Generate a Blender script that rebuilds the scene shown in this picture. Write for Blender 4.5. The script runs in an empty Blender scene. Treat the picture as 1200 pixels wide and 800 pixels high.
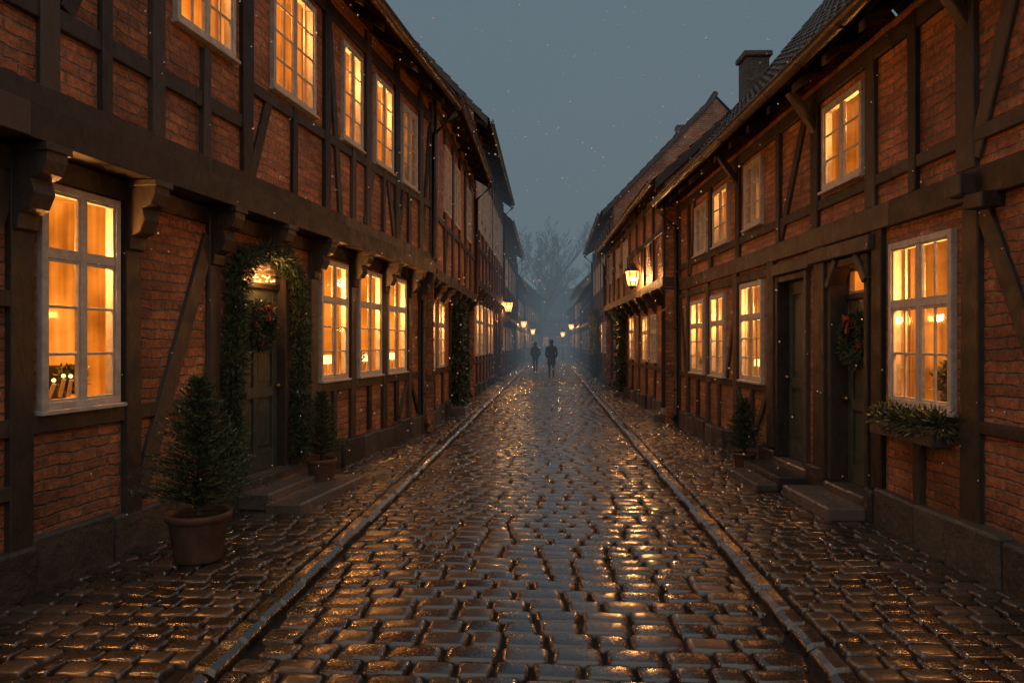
import bpy, math, random
import numpy as np
from mathutils import Vector, Matrix
random.seed(7); np.random.seed(7)
R = random.random
def U(a, b): return a + (b - a) * R()
scene = bpy.context.scene
scene.view_settings.view_transform = 'Standard'
scene.view_settings.look = 'None'
scene.view_settings.exposure = 0

# ------------------------------------------------------------------ materials
class NT:
    def __init__(s, name):
        s.m = bpy.data.materials.new(name); s.m.use_nodes = True
        s.t = s.m.node_tree; s.t.nodes.clear()
        s.out = s.n('ShaderNodeOutputMaterial')
    def n(s, typ, **kw):
        nd = s.t.nodes.new(typ)
        for k, v in kw.items():
            if hasattr(nd, k): setattr(nd, k, v)
        return nd
    def l(s, a, b): s.t.links.new(a, b)
    def set(s, nd, **kw):
        for k, v in kw.items():
            key = k.replace('_', ' ')
            if key in nd.inputs: nd.inputs[key].default_value = v
    def noise(s, vec, scale, detail=4, rough=0.55):
        nd = s.n('ShaderNodeTexNoise'); s.set(nd, Scale=scale, Detail=detail, Roughness=rough)
        if vec is not None: s.l(vec, nd.inputs['Vector'])
        return nd.outputs['Fac']
    def ramp(s, fac, stops):
        nd = s.n('ShaderNodeValToRGB'); e = nd.color_ramp.elements
        while len(e) < len(stops): e.new(0.5)
        for el, (p, c) in zip(e, stops):
            el.position = p; el.color = (c[0], c[1], c[2], 1) if not isinstance(c, (int, float)) else (c, c, c, 1)
        s.l(fac, nd.inputs['Fac']); return nd.outputs['Color']
    def math(s, op, a, b=None, c=None):
        nd = s.n('ShaderNodeMath', operation=op)
        for i, x in enumerate((a, b, c)):
            if x is None: continue
            if isinstance(x, (int, float)): nd.inputs[i].default_value = x
            else: s.l(x, nd.inputs[i])
        return nd.outputs[0]
    def mix(s, fac, a, b, mode='MIX'):
        nd = s.n('ShaderNodeMixRGB', blend_type=mode)
        for i, x in enumerate((fac, a, b)):
            if isinstance(x, (int, float)): nd.inputs[i].default_value = x
            elif isinstance(x, tuple): nd.inputs[i].default_value = (*x, 1)
            else: s.l(x, nd.inputs[i])
        return nd.outputs[0]
    def bump(s, h, strength, dist, prev=None):
        nd = s.n('ShaderNodeBump'); s.set(nd, Strength=strength, Distance=dist)
        s.l(h, nd.inputs['Height'])
        if prev is not None: s.l(prev, nd.inputs['Normal'])
        return nd.outputs['Normal']
    def pbr(s, color, rough, normal=None, spec=0.5, coat=0.0, coat_rough=0.1, metal=0.0):
        p = s.n('ShaderNodeBsdfPrincipled')
        for key, x in (('Base Color', color), ('Roughness', rough)):
            if isinstance(x, tuple): p.inputs[key].default_value = (*x, 1)
            elif isinstance(x, (int, float)): p.inputs[key].default_value = x
            else: s.l(x, p.inputs[key])
        p.inputs['Specular IOR Level'].default_value = spec
        p.inputs['Coat Weight'].default_value = coat
        p.inputs['Coat Roughness'].default_value = coat_rough
        p.inputs['Metallic'].default_value = metal
        if normal is not None: s.l(normal, p.inputs['Normal'])
        s.l(p.outputs[0], s.out.inputs['Surface']); return p
    def obj(s): return s.n('ShaderNodeTexCoord').outputs['Object']
    def island(s): return s.n('ShaderNodeNewGeometry').outputs['Random Per Island']

def facade_uv(t):
    o = t.obj(); sp = t.n('ShaderNodeSeparateXYZ'); t.l(o, sp.inputs[0])
    cb = t.n('ShaderNodeCombineXYZ')
    t.l(t.math('ADD', sp.outputs[0], sp.outputs[1]), cb.inputs[0]); t.l(sp.outputs[2], cb.inputs[1])
    return o, cb.outputs[0]

def mat_brick(name, c1, c2, mortar, stain=0.6):
    t = NT(name); o, uv = facade_uv(t)
    nz = t.n('ShaderNodeTexNoise'); t.set(nz, Scale=5.0, Detail=3.0); t.l(uv, nz.inputs['Vector'])
    sub = t.n('ShaderNodeVectorMath', operation='MULTIPLY_ADD')
    t.l(nz.outputs['Color'], sub.inputs[0]); sub.inputs[1].default_value = (0.07, 0.055, 0); t.l(uv, sub.inputs[2])
    b = t.n('ShaderNodeTexBrick'); t.l(sub.outputs[0], b.inputs['Vector'])
    t.set(b, Scale=1.0, Mortar_Size=0.011, Mortar_Smooth=0.6, Brick_Width=0.24, Row_Height=0.08, Bias=-0.15)
    b.inputs['Color1'].default_value = (*c1, 1); b.inputs['Color2'].default_value = (*c2, 1); b.inputs['Mortar'].default_value = (*mortar, 1)
    st = t.ramp(t.noise(o, 1.3, 6, 0.65), [(0.32, stain * 0.6), (0.65, 1.15)])
    sm = t.ramp(t.noise(o, 20, 4, 0.7), [(0.3, 0.5), (0.7, 1.38)])
    col = t.mix(1.0, t.mix(1.0, b.outputs['Color'], st, 'MULTIPLY'), sm, 'MULTIPLY')
    h = t.math('SUBTRACT', t.math('MULTIPLY', t.noise(o, 28, 6, 0.7), 1.0), t.math('MULTIPLY', b.outputs['Fac'], 1.0))
    h2 = t.math('ADD', h, t.math('MULTIPLY', t.noise(o, 7, 3), 0.8))
    t.pbr(col, t.ramp(t.noise(o, 3), [(0.3, 0.38), (0.7, 0.70)]), t.bump(h2, 1.0, 0.032), 0.45)
    return t.m
M = {}
M['brick'] = mat_brick('brick_red', (0.66, 0.255, 0.105), (0.34, 0.115, 0.056), (0.35, 0.24, 0.16))
M['brick2'] = mat_brick('brick_worn', (0.64, 0.265, 0.125), (0.35, 0.13, 0.070), (0.37, 0.27, 0.19))

def mat_simple(name, c_lo, c_hi, scale=8, rlo=0.5, rhi=0.8, bs=0.4, bd=0.01, spec=0.4, stretch=None, coat=0, island=False, metal=0):
    t = NT(name); o = t.obj(); v = o
    if stretch:
        mp = t.n('ShaderNodeMapping'); mp.inputs['Scale'].default_value = stretch; t.l(o, mp.inputs[0]); v = mp.outputs[0]
    n1 = t.noise(v, scale, 6, 0.65)
    f = n1
    if island: f = t.math('ADD', t.math('MULTIPLY', n1, 0.5), t.math('MULTIPLY', t.island(), 0.5))
    col = t.ramp(f, [(0.3, c_lo), (0.7, c_hi)])
    t.pbr(col, t.ramp(t.noise(o, scale * 0.4), [(0.3, rlo), (0.7, rhi)]), t.bump(n1, bs, bd), spec, coat, metal=metal)
    return t.m
M['timber'] = mat_simple('old_timber', (0.018, 0.015, 0.013), (0.070, 0.055, 0.045), 14, 0.35, 0.7, 0.9, 0.014, 0.45, (1, 1, 0.6), island=True)
M['plinth'] = mat_simple('plinth_stone', (0.024, 0.024, 0.024), (0.085, 0.080, 0.072), 6, 0.3, 0.6, 1.0, 0.04, island=True)
M['frame'] = mat_simple('white_window_paint', (0.34, 0.325, 0.30), (0.58, 0.56, 0.52), 12, 0.4, 0.6, 0.3, 0.003)
M['door'] = mat_simple('dark_door_paint', (0.044, 0.058, 0.048), (0.082, 0.10, 0.083), 9, 0.3, 0.5, 0.3, 0.003, 0.5)
M['step'] = mat_simple('wet_step_stone', (0.045, 0.040, 0.036), (0.12, 0.105, 0.09), 9, 0.14, 0.35, 0.6, 0.012, 0.55, island=True)
M['metal'] = mat_simple('dark_gutter_metal', (0.04, 0.035, 0.032), (0.10, 0.08, 0.065), 10, 0.3, 0.5, 0.2, 0.003, 0.5, metal=0.4)
M['terracotta'] = mat_simple('terracotta', (0.07, 0.042, 0.03), (0.15, 0.085, 0.056), 8, 0.4, 0.7, 0.5, 0.008)
M['soil'] = mat_simple('soil', (0.01, 0.008, 0.006), (0.03, 0.024, 0.018), 20)
M['bark'] = mat_simple('bark', (0.02, 0.015, 0.01), (0.05, 0.04, 0.03), 14, stretch=(1, 1, .3))
M['fir'] = mat_simple('fir_needles', (0.022, 0.042, 0.020), (0.075, 0.115, 0.052), 3, 0.35, 0.6, 0.1, 0.002, 0.4, island=True)
M['leaf'] = mat_simple('evergreen_leaves', (0.04, 0.054, 0.02), (0.13, 0.145, 0.055), 3, 0.35, 0.6, 0.1, 0.002, 0.5, island=True)
M['twig'] = mat_simple('bare_twigs', (0.03, 0.032, 0.03), (0.06, 0.06, 0.055), 3, island=True)
M['red'] = mat_simple('red_ribbon', (0.26, 0.02, 0.015), (0.42, 0.04, 0.025), 8)
M['coat'] = mat_simple('dark_wool', (0.012, 0.013, 0.016), (0.03, 0.031, 0.035), 20, 0.7, 0.9)
M['trouser'] = mat_simple('dark_trousers', (0.012, 0.012, 0.014), (0.025, 0.025, 0.028), 20, 0.7, 0.9)
M['hair'] = mat_simple('hair', (0.015, 0.01, 0.008), (0.03, 0.02, 0.015), 30)
M['brass'] = mat_simple('brass', (0.3, 0.2, 0.08), (0.45, 0.3, 0.12), 9, 0.25, 0.4, metal=1)
M['snow'] = mat_simple('snowflake', (0.88, 0.88, 0.90), (0.94, 0.94, 0.96), 9)
M['candle'] = mat_simple('candle_wax', (0.5, 0.42, 0.3), (0.6, 0.5, 0.35), 9)

def mat_roof():
    t = NT('wet_roof_tiles'); o = t.obj()
    n1 = t.noise(o, 3, 6, 0.7); n2 = t.noise(o, 25, 4)
    col = t.ramp(n1, [(0.3, (0.013, 0.017, 0.022)), (0.55, (0.028, 0.034, 0.041)), (0.75, (0.046, 0.050, 0.054))])
    t.pbr(col, t.ramp(n2, [(0.3, 0.25), (0.7, 0.6)]), t.bump(n2, 0.6, 0.012), 0.5)
    return t.m
M['roof'] = mat_roof()

def mat_cobble(name, lo, hi, warm):
    t = NT(name); o = t.obj(); isl = t.island()
    n1 = t.noise(o, 13, 5, 0.6); n2 = t.noise(o, 60, 3, 0.6); n3 = t.noise(o, 1.1, 3)
    f = t.math('ADD', t.math('MULTIPLY', isl, 0.6), t.math('MULTIPLY', n1, 0.4))
    col = t.ramp(f, [(0.2, lo), (0.55, warm), (0.85, hi)])
    rough = t.math('ADD', t.math('ADD', t.ramp(n2, [(0.3, 0.15), (0.7, 0.32)]), t.math('MULTIPLY', isl, 0.12)), t.math('MULTIPLY', t.math('SUBTRACT', n3, 0.5), 0.25))
    nb = t.bump(n1, 0.4, 0.010); nb = t.bump(n2, 0.4, 0.004, nb)
    p = t.pbr(col, rough, nb, 0.7, 1.0, 0.15)
    t.l(t.bump(n1, 0.28, 0.009), p.inputs['Coat Normal'])
    return t.m
M['cobble'] = mat_cobble('wet_cobblestone', (0.010, 0.010, 0.011), (0.050, 0.047, 0.043), (0.024, 0.022, 0.021))
M['cobble2'] = mat_cobble('wet_sidewalk_sett', (0.014, 0.012, 0.010), (0.066, 0.053, 0.042), (0.033, 0.027, 0.021))
def mat_ground():
    t = NT('wet_grit'); o = t.obj()
    n1 = t.noise(o, 12, 6, 0.7)
    t.pbr(t.ramp(n1, [(0.3, (0.004, 0.0035, 0.003)), (0.7, (0.010, 0.008, 0.007))]), t.ramp(t.noise(o, 3), [(0.35, 0.5), (0.65, 0.8)]), t.bump(n1, 0.6, 0.01), 0.25)
    return t.m
M['grit'] = mat_ground()

def nosample(m):
    try: m.cycles.emission_sampling = 'NONE'
    except Exception: pass
    return m
def mat_room(name, stops, strength):
    t = NT(name); o, uv = facade_uv(t)
    n = t.noise(o, 1.7, 2, 0.5); n2 = t.noise(uv, 9, 3, 0.5)
    mp = t.n('ShaderNodeMapping'); mp.inputs['Scale'].default_value = (9, .5, 1); t.l(uv, mp.inputs[0])
    n3 = t.noise(mp.outputs[0], 1.6, 2)
    f = t.math('ADD', t.math('ADD', t.math('MULTIPLY', n, .6), t.math('MULTIPLY', n2, .1)), t.math('MULTIPLY', n3, .3))
    col = t.ramp(f, stops)
    e = t.n('ShaderNodeEmission'); t.l(col, e.inputs[0]); e.inputs[1].default_value = strength
    t.l(e.outputs[0], t.out.inputs['Surface']); return t.m
M['lit'] = mat_room('lit_room_wall', [(0.34, (0.28, 0.055, 0.004)), (0.46, (0.66, 0.155, 0.011)), (0.57, (0.95, 0.25, 0.022)), (0.70, (1.2, 0.38, 0.048))], 1.12)
M['dim'] = nosample(mat_room('dim_room_wall', [(0.36, (0.030, 0.020, 0.014)), (0.48, (0.20, 0.066, 0.015)), (0.62, (0.62, 0.18, 0.024))], 0.95))
M['dark'] = nosample(mat_room('dark_room_wall', [(0.3, (0.006, 0.006, 0.007)), (0.7, (0.03, 0.028, 0.028))], 0.8))
def mat_curtain():
    t = NT('backlit_curtain'); o, uv = facade_uv(t)
    w = t.n('ShaderNodeTexWave'); t.l(uv, w.inputs['Vector']); t.set(w, Scale=7.0, Distortion=0.4, Detail=0.0)
    col = t.ramp(w.outputs['Fac'], [(0.1, (0.34, 0.080, 0.008)), (0.9, (0.70, 0.195, 0.024))])
    p = t.pbr((0.08, 0.042, 0.016), 0.9)
    t.l(col, p.inputs['Emission Color']); p.inputs['Emission Strength'].default_value = 0.8
    return nosample(t.m)
M['curtain'] = mat_curtain()
def mat_emit(name, c, s):
    t = NT(name); e = t.n('ShaderNodeEmission'); e.inputs[0].default_value = (*c, 1); e.inputs[1].default_value = s
    t.l(e.outputs[0], t.out.inputs['Surface']); return nosample(t.m)
M['flame'] = mat_emit('flame', (1.0, 0.56, 0.17), 4)
M['bulb'] = mat_emit('lamp_mantle', (1.0, 0.52, 0.15), 14)
def mat_glass(name, em=0.0):
    t = NT(name)
    tr = t.n('ShaderNodeBsdfTransparent'); gl = t.n('ShaderNodeBsdfGlossy'); gl.inputs['Roughness'].default_value = 0.04
    fr = t.n('ShaderNodeLayerWeight'); fr.inputs['Blend'].default_value = 0.25
    o = t.obj(); t.l(t.bump(t.noise(o, 3, 2), 0.15, 0.01), gl.inputs['Normal'])
    mx = t.n('ShaderNodeMixShader'); t.l(t.math('MULTIPLY', fr.outputs['Fresnel'], 0.4), mx.inputs[0])
    t.l(tr.outputs[0], mx.inputs[1]); t.l(gl.outputs[0], mx.inputs[2]); res = mx.outputs[0]
    if em:
        e = t.n('ShaderNodeEmission'); e.inputs[0].default_value = (1.0, 0.42, 0.09, 1); e.inputs[1].default_value = em
        ad = t.n('ShaderNodeAddShader'); t.l(res, ad.inputs[0]); t.l(e.outputs[0], ad.inputs[1]); res = ad.outputs[0]
    t.l(res, t.out.inputs['Surface']); return nosample(t.m)
M['glass'] = mat_glass('window_glass'); M['lampglass'] = mat_glass('lantern_glass', 1.1)

# ------------------------------------------------------------------ mesh helpers
import bmesh
def mk(name, verts, faces, mat, parent=None, smooth=False, matrix=None, bevel=0, recalc=False):
    me = bpy.data.meshes.new(name); me.from_pydata(verts, [], faces); me.materials.append(mat)
    if recalc:
        bm = bmesh.new(); bm.from_mesh(me); bmesh.ops.recalc_face_normals(bm, faces=bm.faces); bm.to_mesh(me); bm.free()
    if smooth: me.polygons.foreach_set('use_smooth', [True] * len(me.polygons))
    ob = bpy.data.objects.new(name, me); scene.collection.objects.link(ob)
    if parent: ob.parent = parent
    if matrix is not None: ob.matrix_world = matrix
    if bevel:
        b = ob.modifiers.new('bevel', 'BEVEL'); b.width = bevel; b.segments = 1; b.limit_method = 'ANGLE'; b.angle_limit = 0.8
    return ob
def empty(name, matrix=None):
    e = bpy.data.objects.new(name, None); e.empty_display_size = 0.3; scene.collection.objects.link(e)
    if matrix is not None: e.matrix_world = matrix
    return e
def point(loc, W, parent, r=.1, col=(1.0, .42, .12)):
    l = bpy.data.lights.new('point_light', 'POINT'); l.energy = W; l.color = col; l.shadow_soft_size = r
    o = bpy.data.objects.new('point_light', l); scene.collection.objects.link(o); o.parent = parent; o.matrix_world = Matrix.Translation(loc); return o

class B:
    """mesh accumulator in facade coordinates: u along the street, v out of the wall, z up"""
    def __init__(s, sx=1): s.v = []; s.f = []; s.sx = sx
    def add(s, pts, faces):
        n = len(s.v); s.v += [(s.sx * p[0], p[1], p[2]) for p in pts]
        s.f += [tuple(n + i for i in f) for f in faces]
    def box(s, u0, u1, v0, v1, z0, z1, j=0.0):
        p = [(u + U(-j, j), v + U(-j, j) * .5, z + U(-j, j)) for u in (u0, u1) for v in (v0, v1) for z in (z0, z1)]
        s.add(p, [(0, 1, 3, 2), (4, 6, 7, 5), (0, 4, 5, 1), (2, 3, 7, 6), (0, 2, 6, 4), (1, 5, 7, 3)])
    def quad(s, a, b, c, d): s.add([a, b, c, d], [(0, 1, 2, 3)])
    def beam(s, p0, p1, w, v0, v1):
        d = Vector((p1[0] - p0[0], p1[1] - p0[1])); d.normalize(); n = Vector((-d.y, d.x)) * w / 2
        q = [(p0[0] + n.x, p0[1] + n.y), (p0[0] - n.x, p0[1] - n.y), (p1[0] - n.x, p1[1] - n.y), (p1[0] + n.x, p1[1] + n.y)]
        s.add([(a, v0, b) for a, b in q] + [(a, v1, b) for a, b in q],
              [(0, 1, 2, 3), (4, 7, 6, 5), (0, 4, 5, 1), (1, 5, 6, 2), (2, 6, 7, 3), (3, 7, 4, 0)])
    def prof(s, poly, u0, u1):
        n = len(poly)
        s.add([(u0, v, z) for v, z in poly] + [(u1, v, z) for v, z in poly],
              [tuple(range(n)), tuple(range(2 * n - 1, n - 1, -1))] + [(i, (i + 1) % n, n + (i + 1) % n, n + i) for i in range(n)])
    def tube(s, pts, r, n=8, taper=None):
        pts = [Vector(p) for p in pts]; rings = []
        for i, p in enumerate(pts):
            a = pts[max(i - 1, 0)]; b = pts[min(i + 1, len(pts) - 1)]; d = (b - a).normalized()
            x = d.orthogonal().normalized() if abs(d.z) < 0.95 else Vector((1, 0, 0)); x = (x - d * x.dot(d)).normalized(); y = d.cross(x)
            if abs(d.z) < 0.95:
                x = d.cross(Vector((0, 0, 1))).normalized(); y = d.cross(x)
            rr = r if taper is None else r * (1 + (taper - 1) * i / (len(pts) - 1))
            rings.append([p + (x * math.cos(t) + y * math.sin(t)) * rr for t in [2 * math.pi * k / n for k in range(n)]])
        vs = [tuple(q) for rg in rings for q in rg]; fs = []
        for i in range(len(rings) - 1):
            for k in range(n): fs.append((i * n + k, i * n + (k + 1) % n, (i + 1) * n + (k + 1) % n, (i + 1) * n + k))
        fs.append(tuple(range(n))); fs.append(tuple(range((len(rings) - 1) * n, len(rings) * n)))
        s.add(vs, fs)
    def lathe(s, c, prof, n=16):
        vs = [(c[0] + r * math.cos(2 * math.pi * k / n), c[1] + r * math.sin(2 * math.pi * k / n), c[2] + z) for r, z in prof for k in range(n)]
        fs = [(i * n + k, i * n + (k + 1) % n, (i + 1) * n + (k + 1) % n, (i + 1) * n + k) for i in range(len(prof) - 1) for k in range(n)]
        s.add(vs, fs)
    def ball(s, c, r, n=8):
        s.lathe(c, [(max(r * math.sin(math.pi * i / n), 1e-4), -r * math.cos(math.pi * i / n)) for i in range(n + 1)], n)
    def leaf(s, p, d, L, W):
        d = Vector(d).normalized(); o = d.cross(Vector((U(-1, 1), U(-1, 1), U(-1, 1))))
        if o.length < 1e-3: o = Vector((1, 0, 0))
        o.normalize(); p = Vector(p)
        s.add([tuple(p), tuple(p + d * L * .5 + o * W * .5), tuple(p + d * L), tuple(p + d * L * .5 - o * W * .5)], [(0, 1, 2, 3)])

class House:
    def __init__(s, name, side, origin, direction, brick='brick'):
        d = Vector((direction[0], direction[1])).normalized(); s.sx = -1 if side == 'L' else 1
        if side == 'L': m = Matrix(((-d.x, d.y, 0, origin[0]), (-d.y, -d.x, 0, origin[1]), (0, 0, 1, 0), (0, 0, 0, 1)))
        else: m = Matrix(((d.x, -d.y, 0, origin[0]), (d.y, d.x, 0, origin[1]), (0, 0, 1, 0), (0, 0, 0, 1)))
        s.m = m; s.e = empty(name, m); s.b = {}; s.brick = brick
    def g(s, k):
        if k not in s.b: s.b[k] = B(s.sx)
        return s.b[k]
    def finish(s):
        names = dict(brick='brick_walls', brick2='brick_walls', timber='timber_frame', plinth='stone_plinth', frame='window_frames', door='doors', step='door_steps',
                     metal='gutter_and_downpipe', lit='lit_rooms', dim='dim_rooms', dark='dark_rooms', glass='window_glass', roof='tiled_roof', curtain='curtains',
                     flame='lights', candle='candles', brass='door_handles', leaf='window_plants', red='ornaments')
        for k, b in s.b.items():
            bv = {'timber': .009, 'plinth': .02, 'step': .018, 'frame': .003, 'door': .004}.get(k, 0)
            mk(names.get(k, k), b.v, b.f, M[k], s.e, matrix=s.m, bevel=bv, recalc=k not in ('glass', 'leaf'), smooth=k in ('metal',))
    def wall(s, u0, u1, z0, z1, v, holes):
        us = sorted({u0, u1, *[x for h in holes for x in h[:2] if u0 < x < u1]}); zs = sorted({z0, z1, *[x for h in holes for x in h[2:4] if z0 < x < z1]})
        b = s.g(s.brick)
        for a, c in zip(us, us[1:]):
            for e, f in zip(zs, zs[1:]):
                mu, mz = (a + c) / 2, (e + f) / 2
                if any(h[0] < mu < h[1] and h[2] < mz < h[3] for h in holes): continue
                b.quad((a, v, e), (c, v, e), (c, v, f), (a, v, f))
    def rail(s, u0, u1, z0, z1, v, holes, proud=.04):
        cuts = sorted([(h[0], h[1]) for h in holes if h[2] < (z0 + z1) / 2 < h[3] and h[1] > u0 and h[0] < u1]); a = u0
        for c in cuts + [(u1, u1)]:
            x = a
            while x < c[0] - .02:
                y = min(x + 3.1, c[0]); s.g('timber').box(x, y, v - .03, v + proud, z0, z1, .008); x = y + .001
            a = max(a, c[1])
    def post(s, u, w, z0, z1, v, holes, proud=.048):
        segs = [(z0, z1)]
        for h in holes:
            if h[0] < u + w / 2 - .01 and h[1] > u - w / 2 + .01:
                ns = []
                for a, c in segs:
                    if h[3] <= a or h[2] >= c: ns.append((a, c)); continue
                    if h[2] - a > .05: ns.append((a, h[2]))
                    if c - h[3] > .05: ns.append((h[3], c))
                segs = ns
        for a, c in segs: s.g('timber').box(u - w / 2, u + w / 2, v - .03, v + proud, a, c, .012)
    def brace(s, p0, p1, v, w=.13, proud=.033): s.g('timber').beam(p0, p1, w, v - .03, v + proud)
    def window(s, u0, u1, z0, z1, v=0, lit='lit', tr=0.66, cols=1, rows=3, depth=.3, curt=True, sill=True, stuff=0, glow=0):
        # the window sits flush with the outer face of the timber frame
        v = v + .034
        f = s.g('frame'); fw = .05
        f.box(u0, u0 + fw, v - .08, v + .014, z0, z1); f.box(u1 - fw, u1, v - .08, v + .014, z0, z1)
        f.box(u0 + fw, u1 - fw, v - .08, v + .012, z1 - fw, z1); f.box(u0 + fw, u1 - fw, v - .08, v + .012, z0, z0 + fw)
        if sill: f.box(u0 - .03, u1 + .03, v - .03, v + .045, z0 - .03, z0 - .001)
        um = (u0 + u1) / 2; a0, a1 = z0 + fw, z1 - fw
        f.box(um - .024, um + .024, v - .04, v + .009, a0, a1)
        cells = [(a0, a1, rows)]
        if tr:
            zt = a0 + (a1 - a0) * tr
            for x0, x1 in ((u0 + fw, um - .024), (um + .024, u1 - fw)): f.box(x0, x1, v - .04, v + .007, zt - .027, zt + .027)
            cells = [(a0, zt - .027, rows), (zt + .027, a1, 1)]
        for x0, x1 in ((u0 + fw, um - .024), (um + .024, u1 - fw)):
            for c0, c1, rw in cells:
                k = .020
                f.box(x0, x0 + k, v - .030, v + .002, c0, c1); f.box(x1 - k, x1, v - .030, v + .002, c0, c1)
                f.box(x0 + k, x1 - k, v - .030, v + .001, c0, c0 + k); f.box(x0 + k, x1 - k, v - .030, v + .001, c1 - k, c1)
                for i in range(1, rw):
                    zz = c0 + (c1 - c0) * i / rw; f.box(x0 + k, x1 - k, v - .022, v - .002, zz - .010, zz + .010)
                for i in range(1, cols):
                    xx = x0 + (x1 - x0) * i / cols; f.box(xx - .009, xx + .009, v - .021, v - .0005, c0 + k, c1 - k)
                s.g('glass').quad((x0, v - .011, c0), (x1, v - .011, c0), (x1, v - .011, c1), (x0, v - .011, c1))
        r = s.g(lit); va, vb = v - .081, v - depth
        r.quad((u0, vb, z0), (u1, vb, z0), (u1, vb, z1), (u0, vb, z1))
        r.quad((u0, va, z0), (u0, vb, z0), (u0, vb, z1), (u0, va, z1)); r.quad((u1, va, z0), (u1, vb, z0), (u1, vb, z1), (u1, va, z1))
        r.quad((u0, va, z0), (u1, va, z0), (u1, vb, z0), (u0, vb, z0)); r.quad((u0, va, z1), (u1, va, z1), (u1, vb, z1), (u0, vb, z1))
        if glow: point(s.world(um, v - .20, z0 + (z1 - z0) * .72), glow, s.e, .08, (1.0, .38, .085))  # added point light behind the panes, boosts warm window light on the street
        if curt and lit == 'lit':
            c = s.g('curtain'); W = u1 - u0
            for x0, x1, sg in ((u0 + .03, u0 + W * U(.13, .2), 1), (u1 - W * U(.13, .2), u1 - .03, -1)):
                n = 16; pts = []
                for i in range(n + 1):
                    x = x0 + (x1 - x0) * i / n; y = v - .13 + .022 * math.sin(i * 1.5) + U(-.004, .004)
                    pts += [(x, y, z0 + .06), (x, y, z1 - .03)]
                c.add(pts, [(2 * i, 2 * i + 2, 2 * i + 3, 2 * i + 1) for i in range(n)])
        if stuff and lit == 'lit':
            for q in range(stuff):
                x = u0 + (u1 - u0) * U(.22, .8); kind = R()
                if kind < .5:
                    s.g('candle').lathe((x, v - .17, z0 + .03), [(.001, 0), (.045, 0), (.06, .11), (.05, .11)], 10)
                    hh = U(.12, .30)
                    for i in range(110):
                        a = U(0, 6.28); rr = U(0, .09); s.g('leaf').leaf((x + rr * math.cos(a), v - .17 + rr * .6 * math.sin(a), z0 + .12 + U(0, hh)), (U(-1, 1), U(-1, 1), U(0, 1.2)), .05, .02)
                else:
                    s.g('candle').tube([(x, v - .17, z0 + .03), (x, v - .17, z0 + .22)], .012, 6)
                    s.g('candle').lathe((x, v - .17, z0 + .03), [(.001, 0), (.05, 0), (.03, .03), (.012, .04)], 10)
                    s.g('flame').lathe((x, v - .17, z0 + .2), [(.07, 0), (.045, .11)], 12)
    def door(s, u0, u1, z0, z1, v=0, rec=.14, transom=None, lit='dark'):
        d = s.g('door'); t = s.g('timber'); top = z1
        vr = v - rec
        if transom: top = transom
        t.box(u0, u0 + .07, vr - .05, v + .055, z0, z1); t.box(u1 - .07, u1, vr - .05, v + .055, z0, z1); t.box(u0 + .07, u1 - .07, vr - .05, v + .05, z1 - .08, z1)
        a, b = u0 + .07, u1 - .07; tp = top - .08 if not transom else top
        d.box(a, b, vr - .05, vr, z0, tp)
        st = .1
        d.box(a, a + st, vr, vr + .03, z0, tp); d.box(b - st, b, vr, vr + .03, z0, tp)
        H = tp - z0
        for q0, q1 in ((0, .1), (.4, .46), (.93, 1)): d.box(a + st, b - st, vr, vr + .028, z0 + H * q0, z0 + H * q1)
        m = (a + b) / 2; d.box(m - .04, m + .04, vr, vr + .026, z0 + H * .1, z0 + H * .4); d.box(m - .04, m + .04, vr, vr + .026, z0 + H * .46, z0 + H * .93)
        for x0, x1 in ((a + st + .03, m - .07), (m + .07, b - st - .03)):
            d.box(x0, x1, vr, vr + .014, z0 + H * .13, z0 + H * .37); d.box(x0, x1, vr, vr + .014, z0 + H * .49, z0 + H * .9)
        s.g('brass').ball((b - .05, vr + .07, z0 + H * .46), .026); s.g('brass').tube([(b - .05, vr + .02, z0 + H * .46), (b - .05, vr + .06, z0 + H * .46)], .01)
        if transom:
            t.box(a, b, vr - .03, vr + .06, tp, tp + .06); f = s.g('frame')
            q0, q1 = tp + .06, z1 - .08
            f.box(a, b, vr - .03, vr + .02, q0, q0 + .03); f.box(a, b, vr - .03, vr + .02, q1 - .03, q1)
            for x in (a, m - .013, b - .03): f.box(x, x + .03, vr - .03, vr + .022, q0 + .03, q1 - .03)
            s.g(lit).quad((a, vr - .03, q0), (b, vr - .03, q0), (b, vr - .03, q1), (a, vr - .03, q1))
        s.g('step').box(u0 - .02, u1 + .02, vr - .05, v + .08, z0 - .1, z0 - .003)
    def console(s, u, z, v1, h=.5, w=.17, v0=0):
        dv = v1 - v0; P = [(v0, z), (v1, z), (v1, z - h * .2), (v1 - dv * .12, z - h * .34), (v1 - dv * .38, z - h * .40), (v1 - dv * .30, z - h * .55),
             (v1 - dv * .45, z - h * .72), (v1 - dv * .68, z - h * .78), (v1 - dv * .72, z - h * .95), (v0, z - h)]
        s.g('timber').prof(P, u - w / 2, u + w / 2)
        s.g('timber').box(u - w / 2 - .02, u + w / 2 + .02, v0 + .01, v1 + .02, z - .055, z - .004)
    def plinthrow(s, u0, u1, h, v=.0, skip=()):
        u = u0
        while u < u1:
            L = U(.4, .8); e = min(u + L, u1)
            for a, b in skip:
                if u < a < e: e = a
            if any(a - .001 <= u < b for a, b in skip):
                u = [b for a, b in skip if a - .001 <= u < b][0]; continue
            pr = v + U(.05, .13)
            s.g('plinth').box(u, e - .010, v - .1, pr, -.08, h + U(-.035, .02), .016)
            u = e
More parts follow.
